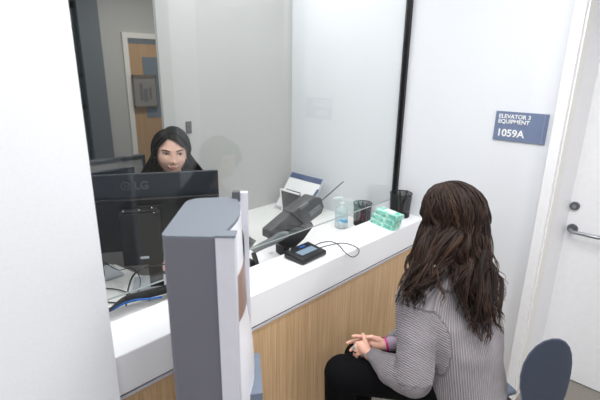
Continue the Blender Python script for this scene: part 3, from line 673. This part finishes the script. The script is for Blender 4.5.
def hair_cap(name, parent, mx, m, k=1.05, fa=52, zl=.07):
    bm = B(); nu, nv = 64, 48; R = {}
    for j in range(nv+1):
        th = PI*j/nv
        for i in range(nu):
            d = V((math.sin(th)*math.sin(2*PI*i/nu), math.sin(th)*math.cos(2*PI*i/nu), math.cos(th)))
            R[j, i] = (d, V((d.x*.073, d.y*.094, d.z*.116))*k)
    vv = {}
    def gv(j, i):
        i %= nu
        if (j, i) not in vv: vv[j, i] = bm.verts.new(mx @ R[j, i][1])
        return vv[j, i]
    for j in range(1, nv-1):
        for i in range(nu):
            d, p = R[j, i]; az = abs(math.degrees(math.atan2(d.x, d.y)))
            if p.z < -.075: continue
            if az < fa and p.z < zl: continue
            if az < 95 and p.z < -.01: continue
            bm.faces.new((gv(j, i), gv(j, i+1), gv(j+1, i+1), gv(j+1, i)))
    bm.faces.new([gv(1, i) for i in range(nu)])
    me = bpy.data.meshes.new(name); bmesh.ops.recalc_face_normals(bm, faces=bm.faces); bm.to_mesh(me); bm.free()
    at = me.attributes.new('tone', 'FLOAT', 'POINT'); at.data.foreach_set('value', [.1]*len(me.vertices))
    o = link_mesh(name, me, m, parent, True); return o
def scalp_path(mx, d0, dt, k0, k1, n=9):
    out = []; w = math.acos(max(-1, min(1, d0.dot(dt))))
    for i in range(n):
        t = i/(n-1); d = (d0*math.sin((1-t)*w)+dt*math.sin(t*w))/max(math.sin(w), 1e-4); d.normalize(); k = k0+(k1-k0)*min(1, t*1.6)
        c = .116 if d.z > 0 else .121
        out.append(mx @ V((d.x*.073*k, d.y*.094*k, d.z*c*k)))
    return out
def rib_attr(me, bones, spacing_dir):
    vals = []
    for v in me.vertices:
        p = v.co; best = 1e9; val = 0
        for (a, b, r, mode) in bones:
            ab = b-a; t = max(0, min(1, (p-a).dot(ab)/ab.length_squared)); q_ = a+ab*t; d = (p-q_).length-r
            if d < best:
                best = d; u, w, dd = basis(ab)
                if mode == 'ring': val = (p-a).dot(dd)
                else: val = math.atan2((p-q_).dot(u), (p-q_).dot(w))*r
        vals.append(val)
    at = me.attributes.new('rib', 'FLOAT', 'POINT'); at.data.foreach_set('value', vals)

# --- the customer, seen from behind
HC = V((1.506, .673, 1.188)); hm = headmx(HC, (-.03, 1), 0, -.10)
Ls, Rs = V((1.30, .675, .925)), V((1.61, .525, .905))
Le, Re = V((1.215, .60, .665)), V((1.60, .73, .67))
Lw, Rw = pt(369, 354, 1.735), pt(388, 345, 1.775)
kL, kR = V((1.215, .93, .505)), V((1.385, .95, .475))
bm = B(); add_head(bm, hm)
chain(bm, [V((1.462, .61, .97)), V((1.485, .645, 1.10))], [.052, .05])
loft(bm, [((1.46, .50, .50), (.12, .03, 0), (-.03, .09, 0)), ((1.44, .53, .75), (.11, -.02, 0), (.02, .08, 0)), ((1.455, .595, .93), (.13, -.06, 0), (.04, .06, 0)), ((1.46, .61, .98), (.05, -.02, 0), (.02, .045, 0))])
chain(bm, [Ls, Le, Lw], [.04, .034, .024]); chain(bm, [Rs, Re, Rw], [.04, .034, .025])
for hp_, k_ in ((V((1.40, .53, .545)), kL), (V((1.52, .50, .545)), kR)):
    chain(bm, [hp_, k_, V((k_.x, k_.y-.01, .09)), V((k_.x-.02, k_.y+.10, .045))], [.065, .045, .032, .03])
# right hand: palm then four fingers and the thumb
def finger(pts, r0, r1): 
    pts = [pt(*p) for p in pts]; n = len(pts); chain(bm, pts, [r0+(r1-r0)*i/(n-1) for i in range(n)])
finger([(388, 345, 1.775), (381, 344.5, 1.78), (373, 343, 1.785)], .024, .026)
finger([(378, 341, 1.785), (369, 338.5, 1.785)], .02, .014); finger([(378, 347, 1.785), (370, 347, 1.785)], .02, .015)
finger([(369, 337.5, 1.785), (361, 336.8, 1.78), (356.5, 336, 1.775), (353, 336.3, 1.765)], .0095, .0068)
finger([(369, 341, 1.79), (359, 340, 1.795), (352.5, 341.3, 1.79), (347.3, 343, 1.78)], .0095, .0068)
finger([(369, 345, 1.795), (358, 345, 1.80), (353, 348, 1.795), (350.5, 350.5, 1.78)], .0092, .0065)
finger([(370, 349, 1.795), (361, 349.5, 1.80), (356, 352, 1.79), (354.2, 355, 1.775)], .0085, .006)
finger([(379, 340.5, 1.77), (372, 337, 1.765), (366.5, 337.5, 1.76)], .012, .008)
# left hand
finger([(369, 354, 1.735), (364, 349.5, 1.735), (361.5, 345.5, 1.74)], .022, .019); finger([(368, 352, 1.735), (366, 345, 1.735)], .018, .013)
finger([(367, 348, 1.73), (365.3, 341.5, 1.735), (363.8, 337.5, 1.74), (363, 334.3, 1.745)], .0115, .0072)
finger([(361, 344.5, 1.74), (357.5, 343.2, 1.745), (355.5, 345, 1.755), (357, 347.5, 1.77)], .0092, .0068)
finger([(359.5, 347, 1.74), (355.5, 346.5, 1.745), (354, 349, 1.755), (356, 351.2, 1.77)], .0092, .0068)
finger([(359.5, 350, 1.74), (355.8, 350.3, 1.745), (354.8, 353, 1.755), (357, 355, 1.77)], .0088, .0065)
finger([(361, 353, 1.74), (357.5, 354, 1.745), (356.5, 356.5, 1.755), (358.5, 358.5, 1.765)], .008, .006)
me = remeshed(bm, .0036, 2, .4)
cust = link_mesh('person', me, M['skin'], None, True)
tag(cust, 'seated person with long wavy brown hair and grey ribbed sweater, hands clasped, back to camera', 'person')
face_parts(cust, hm, 0, False)
# sweater
bm = B()
loft(bm, [((1.462, .50, .50), (.155, .03, 0), (-.03, .135, 0)), ((1.46, .505, .56), (.168, .03, 0), (-.03, .14, 0)), ((1.452, .515, .66), (.165, -.01, 0), (.01, .13, 0)), ((1.447, .53, .76), (.162, -.035, 0), (.03, .122, 0)),
          ((1.45, .565, .86), (.168, -.06, 0), (.045, .115, 0)), ((1.458, .595, .935), (.15, -.065, 0), (.04, .088, 0)), ((1.463, .61, .985), (.085, -.035, 0), (.03, .066, 0)), ((1.466, .615, 1.01), (.066, -.02, 0), (.02, .06, 0))], 36)
chain(bm, [V((1.40, .63, .945)), Ls, (Ls+Le)/2+V((-.005, -.01, 0)), Le, (Le*.5+Lw*.5)+V((0, -.005, -.012)), Lw+(Le-Lw).normalized()*.035], [.055, .070, .069, .068, .060, .036])
chain(bm, [V((1.52, .58, .94)), Rs, (Rs+Re)/2, Re, Rw+(Re-Rw).normalized()*.05], [.055, .066, .064, .06, .042])
ellips(bm, Le+V((.01, .03, -.01)), (.06, .07, .062))
me = remeshed(bm, .006, 9, .6)
for v in me.vertices:                                # soft folds in the knit
    n1 = noise.noise(v.co*9)+.5*noise.noise(v.co*19+V((3, 1, 2)))
    v.co += v.normal*n1*.006
rib_attr(me, [(V((1.46, .5, .5)), V((1.455, .59, .96)), .145, 'len'), (V((1.45, .60, .955)), Ls+(Le-Ls)*.9, .068, 'ring'), (Le, Lw, .058, 'len'), (Rs, Re, .065, 'ring'), (Re, Rw, .05, 'len')], 0)
sw_ = link_mesh('sweater', me, M['knit'], cust, True)
# folded collar
bm = B(); cN = V((1.472, .622, 1.0)); nu = 40
R = []
for rr_, zz_, yy_ in ((.052, .006, .0), (.060, .018, 0), (.074, .014, 0), (.100, -.014, 0), (.134, -.034, 0), (.133, -.047, 0), (.106, -.030, 0), (.072, -.006, 0), (.056, .0, 0)):
    R.append([bm.verts.new(cN+V((math.cos(2*PI*i/nu)*rr_*1.0, math.sin(2*PI*i/nu)*rr_*.80, zz_*(1+.0*i)-.018*(math.sin(2*PI*i/nu))-.010*math.cos(2*PI*i/nu)))) for i in range(nu)])
for i in range(len(R)): bridge(bm, R[i], R[(i+1) % len(R)])
bmesh.ops.recalc_face_normals(bm, faces=bm.faces); me = bpy.data.meshes.new('collar'); bm.to_mesh(me); bm.free()
at = me.attributes.new('rib', 'FLOAT', 'POINT'); at.data.foreach_set('value', [math.atan2(v.co.y-cN.y, v.co.x-cN.x)*.075 for v in me.vertices])
link_mesh('collar', me, M['knit'], cust, True)
# trousers, shoes
bm = B()
chain(bm, [V((1.41, .53, .555)), V((1.33, .72, .545)), kL+V((0, -.01, 0)), V((kL.x, kL.y, .30)), V((kL.x, kL.y-.01, .10))], [.105, .095, .078, .062, .055])
chain(bm, [V((1.51, .51, .555)), V((1.46, .75, .545)), kR, V((kR.x, kR.y, .30)), V((kR.x, kR.y-.01, .10))], [.105, .095, .078, .062, .055])
ellips(bm, (1.46, .50, .565), (.155, .125, .10))
me = remeshed(bm, .008, 6, .5); link_mesh('trousers', me, M['trouser'], cust, True)
for k_ in (kL, kR):
    bm = B(); chain(bm, [V((k_.x, k_.y-.03, .045)), V((k_.x-.01, k_.y+.07, .045)), V((k_.x-.015, k_.y+.13, .036))], [.044, .044, .036])
    for v in bm.verts: v.co.z = max(v.co.z, .0)
    obj('shoe', bm, M['shoe'], cust, 'all')
# cuff, bands, rings
dW = (Re-Rw).normalized(); uW, vW, _ = basis(dW)
def band(nm, c, d, r, w, m, th=.002, sq=.85):
    u, v, d = basis(d); bm = B(); n = 28; R = []
    for s, k_ in ((-w/2, 0), (-w/2, th), (w/2, th), (w/2, 0)): R.append([bm.verts.new(c+d*s+u*math.cos(2*PI*i/n)*(r+k_)*sq+v*math.sin(2*PI*i/n)*(r+k_)) for i in range(n)])
    for i in range(4): bridge(bm, R[i], R[(i+1) % 4])
    return obj(nm, bm, m, cust, True)
dr_ = (pt(396, 344, 1.78)-pt(384, 345, 1.775)).normalized()
bm = B(); chain(bm, [pt(391.5, 344, 1.775), pt(399, 343, 1.78)], [.032, .036]); obj('shirt_cuff', bm, M['cuff'], cust, 'all')
band('pink_band', pt(386, 345, 1.775), dr_+V((0, 0, .15)), .030, .008, M['pink'])
band('necklace', V((1.474, .627, 1.022)), V((.05, .3, 1)), .060, .003, M['black'], .0015, .97)
band('gold_bangle', pt(398.5, 343.2, 1.772), dr_, .0385, .003, M['gold'])
band('silver_bracelet', pt(366.3, 351.4, 1.735), (pt(369, 354, 1.735)-pt(363, 347, 1.735)), .031, .009, M['silver'])
band('ring', pt(356, 344.3, 1.749), pt(355.5, 345, 1.755)-pt(357.5, 343.2, 1.745), .0088, .005, M['silver'])
band('ring', pt(355.2, 346.9, 1.747), pt(354, 349, 1.755)-pt(355.5, 346.5, 1.745), .0088, .005, M['turq'])
band('ring', pt(355.6, 350.9, 1.748), pt(354.8, 353, 1.755)-pt(355.8, 350.3, 1.745), .0085, .005, M['black'])
# hair
hair_cap('hair_base', cust, hm, M['hair_brown'], 1.06, 50, .06)
paths = []; rnd_ = random.Random(3)
def wav(pts, amp, freq, ph, start=.3):
    out = []; n = len(pts)
    for i, p in enumerate(pts):
        t = i/(n-1); d = (pts[min(i+1, n-1)]-pts[max(i-1, 0)]).normalized(); u, v, _ = basis(d); k = amp*max(0, (t-start)/(1-start))**1.1
        out.append(p+u*k*math.cos(freq*t*2*PI+ph)+v*k*math.sin(freq*t*2*PI+ph))
    return out
def cust_strand(rg, s, az, lay, L1_, L2, mid):
    d0 = V((.16, .62-1.05*s, 1)).normalized(); dt = V((math.sin(az), math.cos(az), -.08)).normalized()
    sc = scalp_path(hm, d0, dt, 1.07, 1.20+.24*lay, 8); e = sc[-1]
    return sm(sc[:-1]+[e, e.lerp(L1_, .5)+(e-HC)*.05, L1_, (L1_+L2)/2, L2], 4)
groups = []
for gi in range(120):
    u_ = gi/120
    if u_ < .30: kind = 'F'; az = -rnd_.uniform(58, 112)
    elif u_ < .38: kind = 'X'; az = -rnd_.uniform(106, 134)
    elif u_ < .80: kind = 'K'; az = -rnd_.uniform(122, 180)
    else: kind = 'R'; az = rnd_.uniform(60, 180)
    lay = rnd_.random(); s = rnd_.random()
    if kind == 'F': u2 = rnd_.random(); md = pt(413+19*u2, rnd_.uniform(238, 248), 1.60-.1*u2); L1_ = pt(409+21*u2, rnd_.uniform(258, 272), 1.60-.09*u2); L2 = pt(rnd_.uniform(399, 422), rnd_.uniform(286, 310), rnd_.uniform(1.47, 1.50))
    elif kind == 'X': md = pt(rnd_.uniform(430, 446), rnd_.uniform(240, 248), 1.52); L1_ = pt(rnd_.uniform(428, 449), rnd_.uniform(260, 268), rnd_.uniform(1.50, 1.54)); L2 = pt(rnd_.uniform(412, 430), rnd_.uniform(280, 296), rnd_.uniform(1.46, 1.48))
    else:
        q_ = ((-az-122)/58 if kind == 'K' else .5+rnd_.random()*.5); c2 = 456+34*max(0, min(1, q_))+rnd_.gauss(0, 2)
        md = pt(c2+(c2-470)*.12-3, 243+rnd_.gauss(0, 3), 1.52+.10*(1-lay)+max(0, c2-478)*.006)
        L1_ = pt(c2+1, 270+rnd_.gauss(0, 4), 1.50+.07*(1-lay)+max(0, c2-478)*.005); L2 = pt(c2+rnd_.gauss(3, 3), rnd_.uniform(308, 342)-max(0, 474-c2)*1.6, 1.45+.04*(1-lay)+max(0, c2-478)*.004)
    groups.append((kind, az, lay, s, L1_, L2, md))
for gi, (kind, az, lay, s, L1_, L2, md) in enumerate(groups):
    azr = math.radians(az); guide = cust_strand(rnd_, s, azr, lay, L1_, L2, md); ph = rnd_.uniform(0, 6.28); fq = rnd_.uniform(2.6, 3.8); am = rnd_.uniform(.014, .024)
    guide = wav(guide, am, fq, ph, .36); gt = rnd_.gauss(.33, .16); n = len(guide)
    for ci in range(15):
        own = cust_strand(rnd_, min(1, max(0, s+rnd_.gauss(0, .13))), azr+rnd_.gauss(0, .10), min(1, max(0, lay+rnd_.gauss(0, .15))), L1_, L2, md)
        off = V((rnd_.gauss(0, 1), rnd_.gauss(0, 1), rnd_.gauss(0, 1)))*.0075; out = []
        for i in range(n):
            t = i/(n-1); w = min(1, max(0, (t-.2)/.35)); w = w*w*(3-2*w)
            out.append(own[i].lerp(guide[i]+off*(1-.55*t), w))
        cut = n-rnd_.randrange(0, 5); paths.append((out[:cut], rnd_.uniform(.0022, .0040), min(1, max(0, gt-.07+rnd_.gauss(0, .11)))))
# a few loose curls
for (x0_, y0_, x1_, y1_, dd) in ((425, 275, 399, 307, 1.47), (428, 270, 396, 296, 1.48), (436, 268, 445, 306, 1.44), (490, 250, 506, 285, 1.6), (488, 262, 504, 300, 1.58), (490, 300, 500, 332, 1.5), (480, 310, 490, 344, 1.47), (470, 305, 478, 338, 1.45), (497, 290, 502, 322, 1.55)):
    for q_ in range(4):
        a = pt(x0_+rnd_.gauss(0, 1.5), y0_, dd+.05); b = pt(x1_+rnd_.gauss(0, 1), y1_+rnd_.gauss(0, 2), dd)
        pp_ = [a.lerp(b, i/30) for i in range(31)]; paths.append((wav(pp_, .012, 1.6, q_*.5+x0_, 0), .0016, .6))
hair_mesh('hair', cust, paths, M['hair_brown'])

# --- the woman behind the glass
HL = V((1.13, 2.05, 1.293)); fl = V((-.40, -.915, 0)).normalized(); ll = V((-fl.y, fl.x, 0)); lm = headmx(HL, fl, -.06, -.02) @ Matrix.Diagonal((1.09, 1.0, 1.0, 1))
bm = B(); add_head(bm, lm)
sc_ = HL+V((0, 0, -.26))-fl*.035
chain(bm, [sc_+V((0, 0, -.02)), HL+V((0, 0, -.09))-fl*.018], [.052, .047])
def W2(c, a, b, z): return (V((c.x, c.y, z)), ll*a, fl*b)
loft(bm, [W2(sc_, .15, .11, .50), W2(sc_, .13, .09, .75), W2(sc_, .16, .09, .92), W2(sc_, .15, .07, .985), W2(sc_, .06, .05, 1.02)])
for s in (-1, 1):
    sh2 = V((sc_.x, sc_.y, .97))+ll*s*.165; el = V((sc_.x, sc_.y, .80))+ll*s*.20+fl*.06; wr = V((sc_.x, sc_.y, .775))+ll*s*.09+fl*.235
    chain(bm, [sh2, el, wr], [.04, .033, .022]); ptip = wr+fl*.07
    chain(bm, [wr, wr+fl*.045], [.02, .026])
    for k_ in range(4):
        a = wr+fl*.05+ll*s*(-.024+.016*k_); chain(bm, [a, a+fl*.03+V((0, 0, .006)), a+fl*.055-V((0, 0, .008))], [.009, .0085, .007])
    a = wr+fl*.015-ll*s*.02; chain(bm, [a, a+fl*.025-ll*s*.02, a+fl*.045-ll*s*.022], [.011, .009, .0075])
    hp2 = V((sc_.x, sc_.y, .54))+ll*s*.08; kn2 = hp2+fl*.36; chain(bm, [hp2, kn2, V((kn2.x, kn2.y, .08)), V((kn2.x, kn2.y, .04))+fl*.12], [.08, .055, .04, .03])
me = remeshed(bm, .0036, 2, .4); lady = link_mesh('person', me, M['skin2'], None, True)
tag(lady, 'smiling person with long black hair and dark jacket seated behind the monitor and glass', 'person')
face_parts(lady, lm, -.0022, True, False)
bm = B()
loft(bm, [W2(sc_, .17, .13, .47), W2(sc_, .165, .125, .60), W2(sc_, .15, .11, .75), W2(sc_, .175, .105, .90), W2(sc_, .165, .085, .98), W2(sc_, .085, .065, 1.015), W2(sc_, .06, .055, 1.03)])
for s in (-1, 1):
    sh2 = V((sc_.x, sc_.y, .965))+ll*s*.175; el = V((sc_.x, sc_.y, .80))+ll*s*.21+fl*.06; wr = V((sc_.x, sc_.y, .78))+ll*s*.10+fl*.21
    chain(bm, [sh2, el, wr], [.062, .055, .036])
me = remeshed(bm, .007, 7, .6); link_mesh('jacket', me, M['blackcloth'], lady, True)
bm = B()
for s in (-1, 1):
    hp2 = V((sc_.x, sc_.y, .54))+ll*s*.085; kn2 = hp2+fl*.36; chain(bm, [hp2, kn2, V((kn2.x, kn2.y, .08))], [.10, .072, .055])
me = remeshed(bm, .009, 5, .5); link_mesh('trousers', me, M['trouser'], lady, True)
hair_cap('hair_base', lady, lm, M['hair_black'], 1.045, 74, .090)
paths = []; rl = random.Random(5)
for li in range(1000):
    s = rl.random(); d0 = V((.36+rl.gauss(0, .012), .70-1.1*s, 1)).normalized()
    side = 1 if rl.random() < .45 else -1; fr_ = (1-s)
    az = math.radians(max(78, min(178, 84+100*s**1.1+rl.gauss(0, 5))))*side
    lay = rl.random(); dt = V((math.sin(az), math.cos(az), -.12)).normalized()
    sc2 = scalp_path(lm, d0, dt, 1.07, 1.12+.16*lay, 9); e = sc2[-1]; loc = lm.inverted() @ e
    out = V((side*(.02+.035*rl.random()), -.012-.02*rl.random(), 0)); L1_ = lm @ (V((loc.x*1.08+side*(.035 if side < 0 else .01), loc.y-.01, -.12))+out*.6); sp = .05 if side < 0 else .012; L2 = lm @ (V((loc.x*1.15+side*sp, loc.y-.02, -.22))+out*1.3); L3 = lm @ (V((loc.x*1.1+side*(.02+sp), loc.y+.0, -.34))+out*1.7)
    path = wav(sm(sc2+[L1_, L2, L3], 3), .003, 1.2, rl.random()*6, .4)
    paths.append((path, rl.uniform(.0018, .0034), min(1, max(0, rl.gauss(.3, .2)))))
for li in range(520):
    j_ = rl.random(); sd = -1 if li % 3 else 1
    w0 = V((.36+rl.gauss(0, .01), .72+.22*j_, 1.0-.1*j_))
    q1 = 1-j_
    wp = [w0, V((-.05, .93-.1*q1, .72+.28*q1)), V((-.50-.1*q1, .86-.30*q1, .44+.40*q1)), V((-.86, .52-.30*q1, .18+.1*q1)), V((-.95, .28-.2*q1, -.25))] if sd < 0 else [w0, V((.60, .78-.25*q1, .56+.26*q1)), V((.83, .54-.25*q1, .25+.1*q1)), V((.93, .34-.2*q1, -.2))]
    ds = [p.normalized() for p in sm(wp, 5)]; k_ = 1.065+.03*rl.random()
    sc2 = [lm @ V((d.x*.073*k_, d.y*.094*k_+.003, d.z*.118*k_)) for d in ds]; loc = lm.inverted() @ sc2[-1]; sp = .06 if sd < 0 else .02
    L1_ = lm @ V((loc.x+sd*(.01+sp*.5), loc.y-.005, -.12)); L2 = lm @ V((loc.x+sd*(.025+sp), loc.y-.02, -.22)); L3 = lm @ V((loc.x+sd*(.03+sp), loc.y-.02, -.34))
    paths.append((sm(sc2+[L1_, L2, L3], 2), rl.uniform(.0018, .003), min(1, max(0, rl.gauss(.3, .2)))))
hair_mesh('hair', lady, paths, M['hair_black'])
# her chair
oc = thing('office_chair', 'black office chair under the person behind the glass', 'chair', (sc_.x, sc_.y, 0), math.atan2(-fl.x, fl.y))
bm = B(); box(bm, (-.22, -.2, .38), (.22, .24, .44), .02, 3); obj('seat', bm, M['blackm'], oc, True)
bm = B(); cyl(bm, (0, 0, .06), (0, 0, .39), .03); obj('column', bm, M['steel'], oc, True)
for i in range(5):
    a = 2*PI*i/5; bm = B(); tube(bm, [(0, 0, .09), (.2*math.cos(a), .2*math.sin(a), .05)], .018, 8); ft = obj('leg', bm, M['black'], oc, True)
    bm = B(); ellips(bm, (.2*math.cos(a), .2*math.sin(a), .025), (.025, .025, .025), n=12); obj('castor', bm, M['black'], ft, True)

# ---------------------------------------------------------------- light
def area(loc, rot, sx, sy, e, col=(1, 1, 1)):
    l = bpy.data.lights.new('unseen_overhead_light', 'AREA'); l.shape = 'RECTANGLE'; l.size = sx; l.size_y = sy; l.energy = e; l.color = col
    o = bpy.data.objects.new('unseen_overhead_light', l); C.objects.link(o); o.location = loc; o.rotation_euler = rot
for x, y, e in ((1.0, .35, 54), (1.85, -1.2, 27), (-1.0, -1.6, 72), (.6, -2.4, 56), (-1.4, .2, 22)): area((x, y, CE-.03), (0, 0, 0), 1.1, .6, e, (.985, .992, 1))  # unseen overhead lights, the left rear one strengthened as fill
area((.65, 1.68, CE-.03), (0, 0, 0), .4, .3, 10, (.99, .99, 1))  # added fill for the seated woman's face, no lamp seen there
area((1.75, 1.9, CE-.03), (0, 0, 0), .6, .4, 17, (.98, .99, 1))
area((.2, 2.6, CE-.03), (0, 0, 0), .6, .6, 22, (.98, .99, 1))
area((2.4, 4.0, CE-.03), (0, 0, 0), .8, .4, 30, (1, .96, .9))  # added to brighten the far wall and door, source unseen
wd = bpy.data.worlds.new('world'); bpy.context.scene.world = wd; wd.use_nodes = True
wd.node_tree.nodes['Background'].inputs[0].default_value = (.85, .92, 1, 1); wd.node_tree.nodes['Background'].inputs[1].default_value = .6
vs_ = bpy.context.scene.view_settings; vs_.view_transform = 'Standard'; vs_.look = 'None'; vs_.gamma = 1; vs_.exposure = -.55; vs_.use_curve_mapping = False
